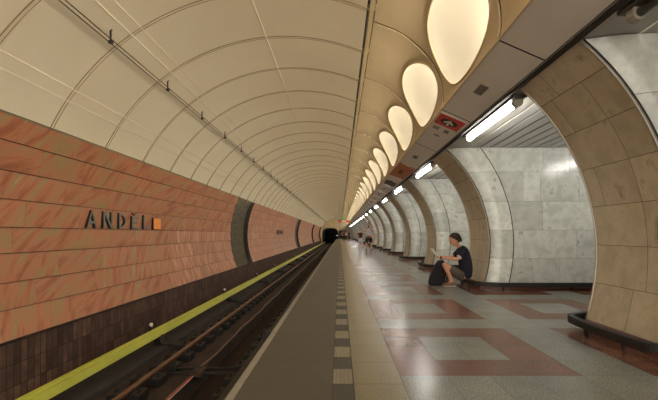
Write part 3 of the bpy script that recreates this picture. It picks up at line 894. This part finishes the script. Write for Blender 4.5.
def head_bm(c,d,s,tilt=0.0):
    """head centred at c, facing direction d (unit, xy), s = head height; nose, brow, chin, ears, lips"""
    bm=bmesh.new(); bmesh.ops.create_icosphere(bm,subdivisions=4,radius=1)
    for v in bm.verts:
        x,y,z=v.co    # x = forward, z = up, y = side
        sx=.42+.02*z; sy=.335+.03*max(0,z); sz=.5
        if z<-.1: sx*=1-.12*(-z); sy*=1-.30*(-z)**1.3
        X,Y,Z=x*sx,y*sy,z*sz
        if x>0 and z<0: X+=.03*(-z)
        if x<-.2 and z<-.3: X*=.75
        nose=math.exp(-((y/.16)**2))*math.exp(-(((z+.12)/.17)**2)) if x>.3 else 0
        X+=nose*.11*(1-.5*max(0,z+.12))
        sock=math.exp(-(((abs(y)-.34)/.16)**2))*math.exp(-(((z-.06)/.10)**2)) if x>.3 else 0
        X-=sock*.035
        lip=math.exp(-((y/.28)**2))*math.exp(-(((z+.48)/.07)**2)) if x>.3 else 0
        X+=lip*.022
        ch_=math.exp(-((y/.3)**2))*math.exp(-(((z+.85)/.15)**2)) if x>0 else 0
        X+=ch_*.03
        ear=math.exp(-(((x+.08)/.16)**2))*math.exp(-(((z+.02)/.22)**2))
        Y+=math.copysign(ear*.055,y) if abs(y)>.6 else 0
        v.co=(X,Y,Z)
    a=math.atan2(d[1],d[0])
    mt=Matrix.Translation(c)@Matrix.Rotation(a,4,'Z')@Matrix.Rotation(tilt,4,'Y')@Matrix.Scale(s,4)
    bmesh.ops.transform(bm,matrix=mt,verts=bm.verts); return bm,mt
def join_body(meshes,bms,name,parent,m,vox):
    bm=bmesh.new()
    for me in meshes: bm.from_mesh(me)
    for b in bms:
        tmp=bpy.data.meshes.new('t'); b.to_mesh(tmp); bm.from_mesh(tmp)
    me=bpy.data.meshes.new(name); bm.to_mesh(me); bm.free()
    ob=bpy.data.objects.new(name,me); C.objects.link(ob)
    md=ob.modifiers.new('r','REMESH'); md.mode='VOXEL'; md.voxel_size=vox; md.use_smooth_shade=True
    sm_=ob.modifiers.new('sm','SMOOTH'); sm_.factor=.5; sm_.iterations=2
    dg=bpy.context.evaluated_depsgraph_get(); dg.update(); out=bpy.data.meshes.new_from_object(ob.evaluated_get(dg))
    bpy.data.objects.remove(ob)
    out.materials.clear(); out.materials.append(M[m])
    for p in out.polygons: p.material_index=0
    o=bpy.data.objects.new(name,out); C.objects.link(o); o.parent=parent; return o
def cloth(chains,name,parent,m,vox=None,sub=2):
    me=skin_mesh(chains,sub); 
    if vox: return join_body([me],[],name,parent,m,vox)
    me.materials.clear(); me.materials.append(M[m])
    for p in me.polygons: p.use_smooth=True
    o=bpy.data.objects.new(name,me); C.objects.link(o); o.parent=parent; return o
def hair_obj(mt,parent,m,name='hair',back=0.0,front=.52):
    bm=bmesh.new(); bmesh.ops.create_icosphere(bm,subdivisions=4,radius=1)
    rnd=random.Random(5)
    for v in list(bm.verts):
        x,y,z=v.co
        if (z<-.08+.95*max(0,x-.1) and x>.0) or z<-.35-back: bm.verts.remove(v); continue
        k=1+.05*rnd.random()+.03*math.sin(9*y+7*x)
        v.co=Vector((x*.48*k-.03,y*.41*k,z*.57*k+.02))
    geo=bmesh.ops.extrude_face_region(bm,geom=bm.faces[:])
    bmesh.ops.transform(bm,matrix=mt,verts=bm.verts)
    me=bpy.data.meshes.new(name); bm.to_mesh(me); bm.free(); me.materials.append(M[m])
    for p in me.polygons: p.use_smooth=True
    o=bpy.data.objects.new(name,me); C.objects.link(o); o.parent=parent; return o
def hand(wr,dirv,up,curl=.6,s=1.0,side=1):
    """five bent fingers on a palm; wr wrist, dirv forearm direction, up = back of the hand"""
    d=Vector(dirv).normalized(); u=Vector(up); u=(u-d*u.dot(d)).normalized(); w=d.cross(u)*side
    wr=Vector(wr); out=[[(tuple(wr),.026*s),(tuple(wr+d*.045*s),.032*s),(tuple(wr+d*.08*s),.030*s)]]
    root=wr+d*.06*s
    for i,(o,l) in enumerate(((-.03,.066),(-.01,.078),(.01,.072),(.03,.056))):
        p0=root+w*o*s; p1=wr+d*.095*s+w*o*1.15*s; a=curl
        p2=p1+(d*math.cos(a)-u*math.sin(a))*l*.5*s; p3=p2+(d*math.cos(2*a)-u*math.sin(2*a))*l*.5*s
        out.append([(tuple(p0),.012*s),(tuple(p1),.0105*s),(tuple(p2),.0095*s),(tuple(p3),.008*s)])
    t0=wr+d*.025*s-w*.015*s; t1=wr+d*.055*s-w*.045*s-u*.012*s; t2_=t1+(d*.8-w*.2-u*.5).normalized()*.035*s; 
    out.append([(tuple(t0),.014*s),(tuple(t1),.012*s),(tuple(t2_),.010*s)])
    return out

# --- the seated man, side-on, facing the track
def seated_man():
    D=8.06; S=44.6
    px=lambda x,y,dy=0:( (x-342)/S, dy, 1.15-(y-234)/S )
    r=empty('person',(2.6,D,0),'young person in navy T-shirt and shorts sitting on the rail, reading','person')
    o_=Vector((-2.6,0,0))
    def q(x,y,dy=0): p=px(x,y,dy); return (p[0]-2.6,p[1],max(.0,p[2]))
    hip=q(465.5,277); waist=q(467.5,270); chest=q(466.5,257.5); up=q(463.8,250.5); neck=q(461,246.6); nk2=q(459.2,243.2)
    body=[[(hip,.10),(waist,.11),(chest,.125),(up,.08),(neck,.05),(nk2,.046)]]
    hands=[]
    for sg in (-1,1):
        h=(hip[0]-.03,sg*.09,hip[2]-.01); kn=q(442.8 if sg<0 else 444.5,263.0 if sg<0 else 262.4,sg*.15); an=q(451.6 if sg<0 else 449,281.2,sg*.15); 
        heel=(an[0]+.035,an[1],.05); ball=(an[0]-.13,an[1],.035)
        mid=tuple((Vector(h)*.5+Vector(kn)*.5)); cf=tuple(Vector(kn)*.62+Vector(an)*.38+Vector((.025,0,0)))
        body.append([(hip,.10),(h,.085),(mid,.078),(kn,.058),(cf,.056),(an,.036),(heel,.036)]); body.append([(an,.036),(ball,.03)])
        sh=(up[0]-.01,sg*.15,up[2]-.035); el=q(455.2,258.9,sg*.24) if sg<0 else q(456.5,258.5,sg*.22); wr=q(440.2,257.0,sg*.10)
        body.append([(up,.08),(sh,.05),(tuple(Vector(sh)*.5+Vector(el)*.5),.046),(el,.040),(tuple(Vector(el)*.6+Vector(wr)*.4),.036),(wr,.026)])
        dv=Vector(wr)-Vector(el); dv=Vector((dv.x,-sg*.12,dv.z+.05))
        hands+=hand(wr,dv,(0,sg,.35),.45,.95,side=sg)
        if sg<0:
            g=MB(); wv=Vector(wr)-Vector(el); wv.normalize(); c=Vector(wr)-wv*.03; g.tube([tuple(c-wv*.016),tuple(c+wv*.016)],.034,'black',12); g.build('wristwatch',parent=r)
        # sleeve, shorts leg, shoe
        cloth([[ (tuple(Vector(sh)+Vector((.005,-sg*.05,.0))),.110),(tuple(Vector(sh)*.66+Vector(el)*.34),.082),(tuple(Vector(sh)*.28+Vector(el)*.72),.07)]],'sleeve',r,'navy')
        cloth([[ (h,.128),(mid,.108),(tuple(Vector(h)*.24+Vector(kn)*.76),.084)]],'shorts_leg',r,'khaki')
        sh_=MB(); ax=an[0]; yy=an[1]
        prof=[(.075,0),(.08,.07),(.045,.105),(-.01,.10),(-.08,.068),(-.16,.05),(-.20,.028),(-.205,0)]
        bm=bmesh.new()
        vv=[]
        for wd in (-.042,-.03,.03,.042):
            k=.82 if abs(wd)<.04 else 1
            vv.append([bm.verts.new((ax+x,yy+wd*(1.05 if x<0 else .85),.012+(z*(.72 if abs(wd)>.04 else 1)))) for x,z in prof])
        for a,b in zip(vv,vv[1:]):
            for i in range(len(prof)-1): bm.faces.new((a[i],a[i+1],b[i+1],b[i]))
        bm.faces.new(vv[0]); bm.faces.new(list(reversed(vv[-1])))
        bm.faces.new([vv[0][0],vv[1][0],vv[2][0],vv[3][0]][::-1] + [])
        sh_.bm(bm,'shoe'); so_=sh_.build('shoe',parent=r,smooth=False)
        b_=so_.modifiers.new('s','SUBSURF'); b_.levels=1; b_.render_levels=1
        g=MB(); g.box(ax-.205,ax+.085,yy-.047,yy+.047,0,.018,'sole',.006); g.build('sole',parent=so_)
    hc=q(456.7,240.2); face=Vector((-1,0,0))
    hb,mt=head_bm(Vector(hc),(-1,0),.285,tilt=.28)
    join_body([skin_mesh(body,2),skin_mesh(hands,2)],[hb],'body',r,'skin',.0085)
    # T-shirt: torso shell
    tp=[(tuple(Vector(hip)+Vector((.03,0,-.05))),.15),(tuple(Vector(hip)+Vector((.015,0,-.01))),.165),(tuple(Vector(waist)+Vector((.015,0,.03))),.165),(tuple(Vector(chest)+Vector((.0,0,0))),.17),(tuple(Vector(up)+Vector((0,0,-.01))),.165),(tuple(Vector(neck)+Vector((.004,0,-.01))),.078)]
    U=Vector(up); tp2=[[(tuple(U+Vector((0,0,-.01))),.165),(tuple(U+Vector((0,sg*.10,.005))),.105),(tuple(U+Vector((.015,sg*.16,-.03))),.118)] for sg in (-1,1)]
    cloth([tp]+tp2,'t_shirt',r,'navy')
    sh1=(up[0],-.165,up[2]-.02); el1=q(455.2,258.9,-.24); c=Vector(sh1)*.30+Vector(el1)*.70; dv=(Vector(el1)-Vector(sh1)).normalized()
    g=MB(); g.tube([tuple(c-dv*.01),tuple(c+dv*.008)],.060,'white',12); g.build('sleeve_band',parent=r,label='white sleeve band')
    cloth([[(tuple(Vector(hip)+Vector((.03,0,-.01))),.165),(tuple(Vector(hip)+Vector((-.10,0,-.01))),.13)]],'shorts_seat',r,'khaki')
    hair_obj(mt,r,'hair',back=.12)
    for sy in (-1,1):
        g=MB(); bm=bmesh.new(); bmesh.ops.create_uvsphere(bm,u_segments=8,v_segments=6,radius=.032); g.bm(bm,'black',mt@Matrix.Translation((.375,sy*.125,.03))); g.build('eye',parent=r)
    # book in the hands
    b=empty('open_book',(px(436.6,253.2)[0],D,px(436.6,253.2)[2]),'small white open book held up by the seated reader','book')
    for sg in (-1,1):
        g=MB(); vs=[]
        for i in range(7):
            u_=i/6; yy=sg*u_*.10; xx=-.02+.03*math.sin(u_*math.pi)*.6+.03*u_
            vs.append((xx,yy))
        P_=[]
        for (xx,yy) in vs:
            P_.append((xx-.09,yy,.10)); P_.append((xx+.03,yy,-.05))
        n=len(vs); q2=[(a+.014,b_,c_+.006) for a,b_,c_ in P_]
        fs=[]
        for i in range(n-1):
            a=2*i; fs.append((a,a+1,a+3,a+2)); fs.append((2*n+a,2*n+a+2,2*n+a+3,2*n+a+1)); fs.append((a,a+2,2*n+a+2,2*n+a)); fs.append((a+1,2*n+a+1,2*n+a+3,a+3))
        a=2*(n-1); fs.append((a,a+1,2*n+a+1,2*n+a)); fs.append((0,2*n,2*n+1,1))
        g.mesh(P_+q2,fs,'paper'); g.build('page_block',parent=b)
    # backpack on the floor
    bx=px(440.0,0)[0]
    bp=empty('backpack',(bx,D-.0,0),'black backpack standing on the floor by the seated reader\'s feet','bag')
    bm=bmesh.new(); bmesh.ops.create_cube(bm,size=1); bmesh.ops.subdivide_edges(bm,edges=bm.edges[:],cuts=3,use_grid_fill=True)
    for v in bm.verts:
        x,y,z=v.co; t_=z+.5
        wd=.30*(1-.42*t_**2)+.03*math.sin(t_*5); dp=.15*(1-.3*t_**2)
        v.co=(x*wd+.13*(t_-.5)+.0, y*dp, t_*.56+.0)
    g=MB(); g.bm(bm,'blackcloth'); o=g.build('bag_body',parent=bp,smooth=True); b2=o.modifiers.new('s','SUBSURF'); b2.levels=1; b2.render_levels=1; o.location=(-.01,0,.003)
    g=MB(); g.box(-.185,-.10,-.07,.07,.05,.25,'blackcloth',.03); g.build('front_pocket',parent=bp)
    for sg in (-1,1):
        g=MB(); g.tube([(.12,sg*.06,.50),(.18,sg*.07,.40),(.19,sg*.08,.25),(.15,sg*.07,.08)],.014,'black',6); g.build('shoulder_strap',parent=bp,smooth=True)
    g=MB(); g.tube([(.03,-.02,.55),(.05,0,.59),(.10,0,.58),(.11,.02,.53)],.010,'black',6); g.build('carry_handle',parent=bp,smooth=True)
seated_man()

def stander(x,y,H,rz,label,top,bottom,hairm,pose='stand',long_hair=False,bare=True,scale_w=1.0):
    """standing figure, local frame faces -Y; pose: stand, phone (hands up to the face), walk"""
    r=empty('person',(x,y,0),label,'person',rz=rz); k=H/1.78
    V=lambda a,b,c:(a*k,b*k,c*k)
    hip=V(0,0,.93); wa=V(0,0,1.08); chs=V(0,.01,1.27); up=V(0,.01,1.42); nk=V(0,.0,1.50); n2=V(0,-.01,1.57)
    W=scale_w
    body=[[(hip,(.15*k*W,.11*k)),(wa,(.13*k*W,.095*k)),(chs,(.155*k*W,.11*k)),(up,(.12*k*W,.08*k)),(nk,.052*k),(n2,.048*k)]]
    hands=[]
    for sg in (-1,1):
        st=.10 if pose!='walk' else .02
        fy=(sg*.16 if pose=='walk' else sg*.04)
        h=V(sg*.09,0,.88); kn=V(sg*(.11+st*.3),-.03+fy*.5,.50); an=V(sg*(.12+st*.4),.02+fy,.08); ball=V(sg*(.13+st*.4),-.12+fy,.035)
        body.append([(hip,(.15*k*W,.11*k)),(h,.092*k),(tuple((Vector(h)+Vector(kn))/2),.078*k),(kn,.055*k),(tuple(Vector(kn)*.62+Vector(an)*.38),.055*k),(an,.038*k)]); body.append([(an,.038*k),(ball,.032*k)])
        sh=V(sg*.19*W,.01,1.41)
        if pose=='phone': el=V(sg*.25,-.14,1.18); wr=V(sg*.09,-.27,1.42)
        elif pose=='bag': el=V(sg*.25,-.02,1.14); wr=V(sg*.12,-.2,1.12)
        else: el=V(sg*.25,.03,1.13); wr=V(sg*.26,-.05,.88)
        body.append([(up,(.12*k*W,.08*k)),(sh,.06*k),(tuple((Vector(sh)+Vector(el))/2),.047*k),(el,.040*k),(tuple((Vector(el)+Vector(wr))/2),.037*k),(wr,.027*k)])
        dv=Vector(wr)-Vector(el); hands+=hand(wr,dv,(sg,-.2,.2),.4,k,side=sg)
        if pose in('phone','bag','stand'): cloth([[ (tuple(Vector(sh)-Vector((sg*.03*k,0,0))),.075*k),(tuple(Vector(sh)*.45+Vector(el)*.55),.062*k)]],'sleeve',r,top,sub=1)
        cloth([[ (h,.13*k),(tuple((Vector(h)+Vector(kn))/2),.125*k),(tuple(Vector(kn)-Vector((0,0,.05))) if bare else tuple(Vector(an)+Vector((0,0,.03))),(.115 if bare else .06)*k)]],'trouser_leg',r,bottom,sub=1)
        g=MB(); bm=bmesh.new(); bmesh.ops.create_uvsphere(bm,u_segments=12,v_segments=8,radius=1)
        for v in bm.verts: v.co=(v.co.x*.05*k,v.co.y*.14*k,max(-.9,v.co.z)*.052*k)
        g.bm(bm,'black',Matrix.Translation((an[0],an[1]-.06*k,.047*k))); g.build('shoe',parent=r,smooth=True)
    hb,mt=head_bm(Vector(V(0,-.02,1.67)),(0,-1),.235*k,tilt=.1 if pose!='phone' else .2)
    join_body([skin_mesh(body,1),skin_mesh(hands,1)],[hb],'body',r,'skin',.012)
    cloth([[ (tuple(Vector(hip)+Vector((0,0,.0))),(.175*k*W,.135*k)),(wa,(.16*k*W,.125*k)),(chs,(.185*k*W,.135*k)),(up,(.16*k*W,.10*k)),(tuple(Vector(nk)-Vector((0,0,.01))),.066*k)]],'shirt',r,top,sub=1)
    cloth([[ (hip,(.17*k*W,.13*k)),(V(0,0,.84),(.18*k*W,.125*k))]],'waist_part',r,bottom,sub=1)
    hair_obj(mt,r,hairm,back=.5 if long_hair else .1)
    return r,k
r,k=stander(2.02,25.2,1.95,math.radians(-8),'man in white T-shirt and dark shorts standing, hands raised to his face','whitecloth','blackcloth','hair_red','phone',scale_w=1.22)
g=MB(); g.box(-.04,.04,-.012,.012,-.075,.075,'black',.004)
o=g.build('phone',label='dark phone held up by the man in the white T-shirt',cat='phone'); o.location=(2.02-.03,25.2-.38,1.66)
r,k=stander(1.66,29.3,1.58,math.radians(10),'woman in dark top and pale shorts standing left of the white-shirted man','blackcloth','whitecloth','hair','bag',long_hair=True,scale_w=1.2)
for i,(x,y,H,t_,b_,ro,lab) in enumerate(((.75,70,1.75,'blackcloth','blackcloth',.3,'far person in black near the platform end, leftmost of the distant group'),
        (1.25,74,1.7,'whitecloth','blackcloth',-.2,'far person in a pale top within the distant group'),
        (1.7,68,1.72,'navy','navy',.1,'far person in dark blue clothes, rightmost of the distant group'),
        (.45,79,1.7,'signred','blackcloth',.0,'far person in a red top at the very end of the platform'))):
    stander(x,y,H,ro,lab,t_,b_,'hair','stand',bare=False)
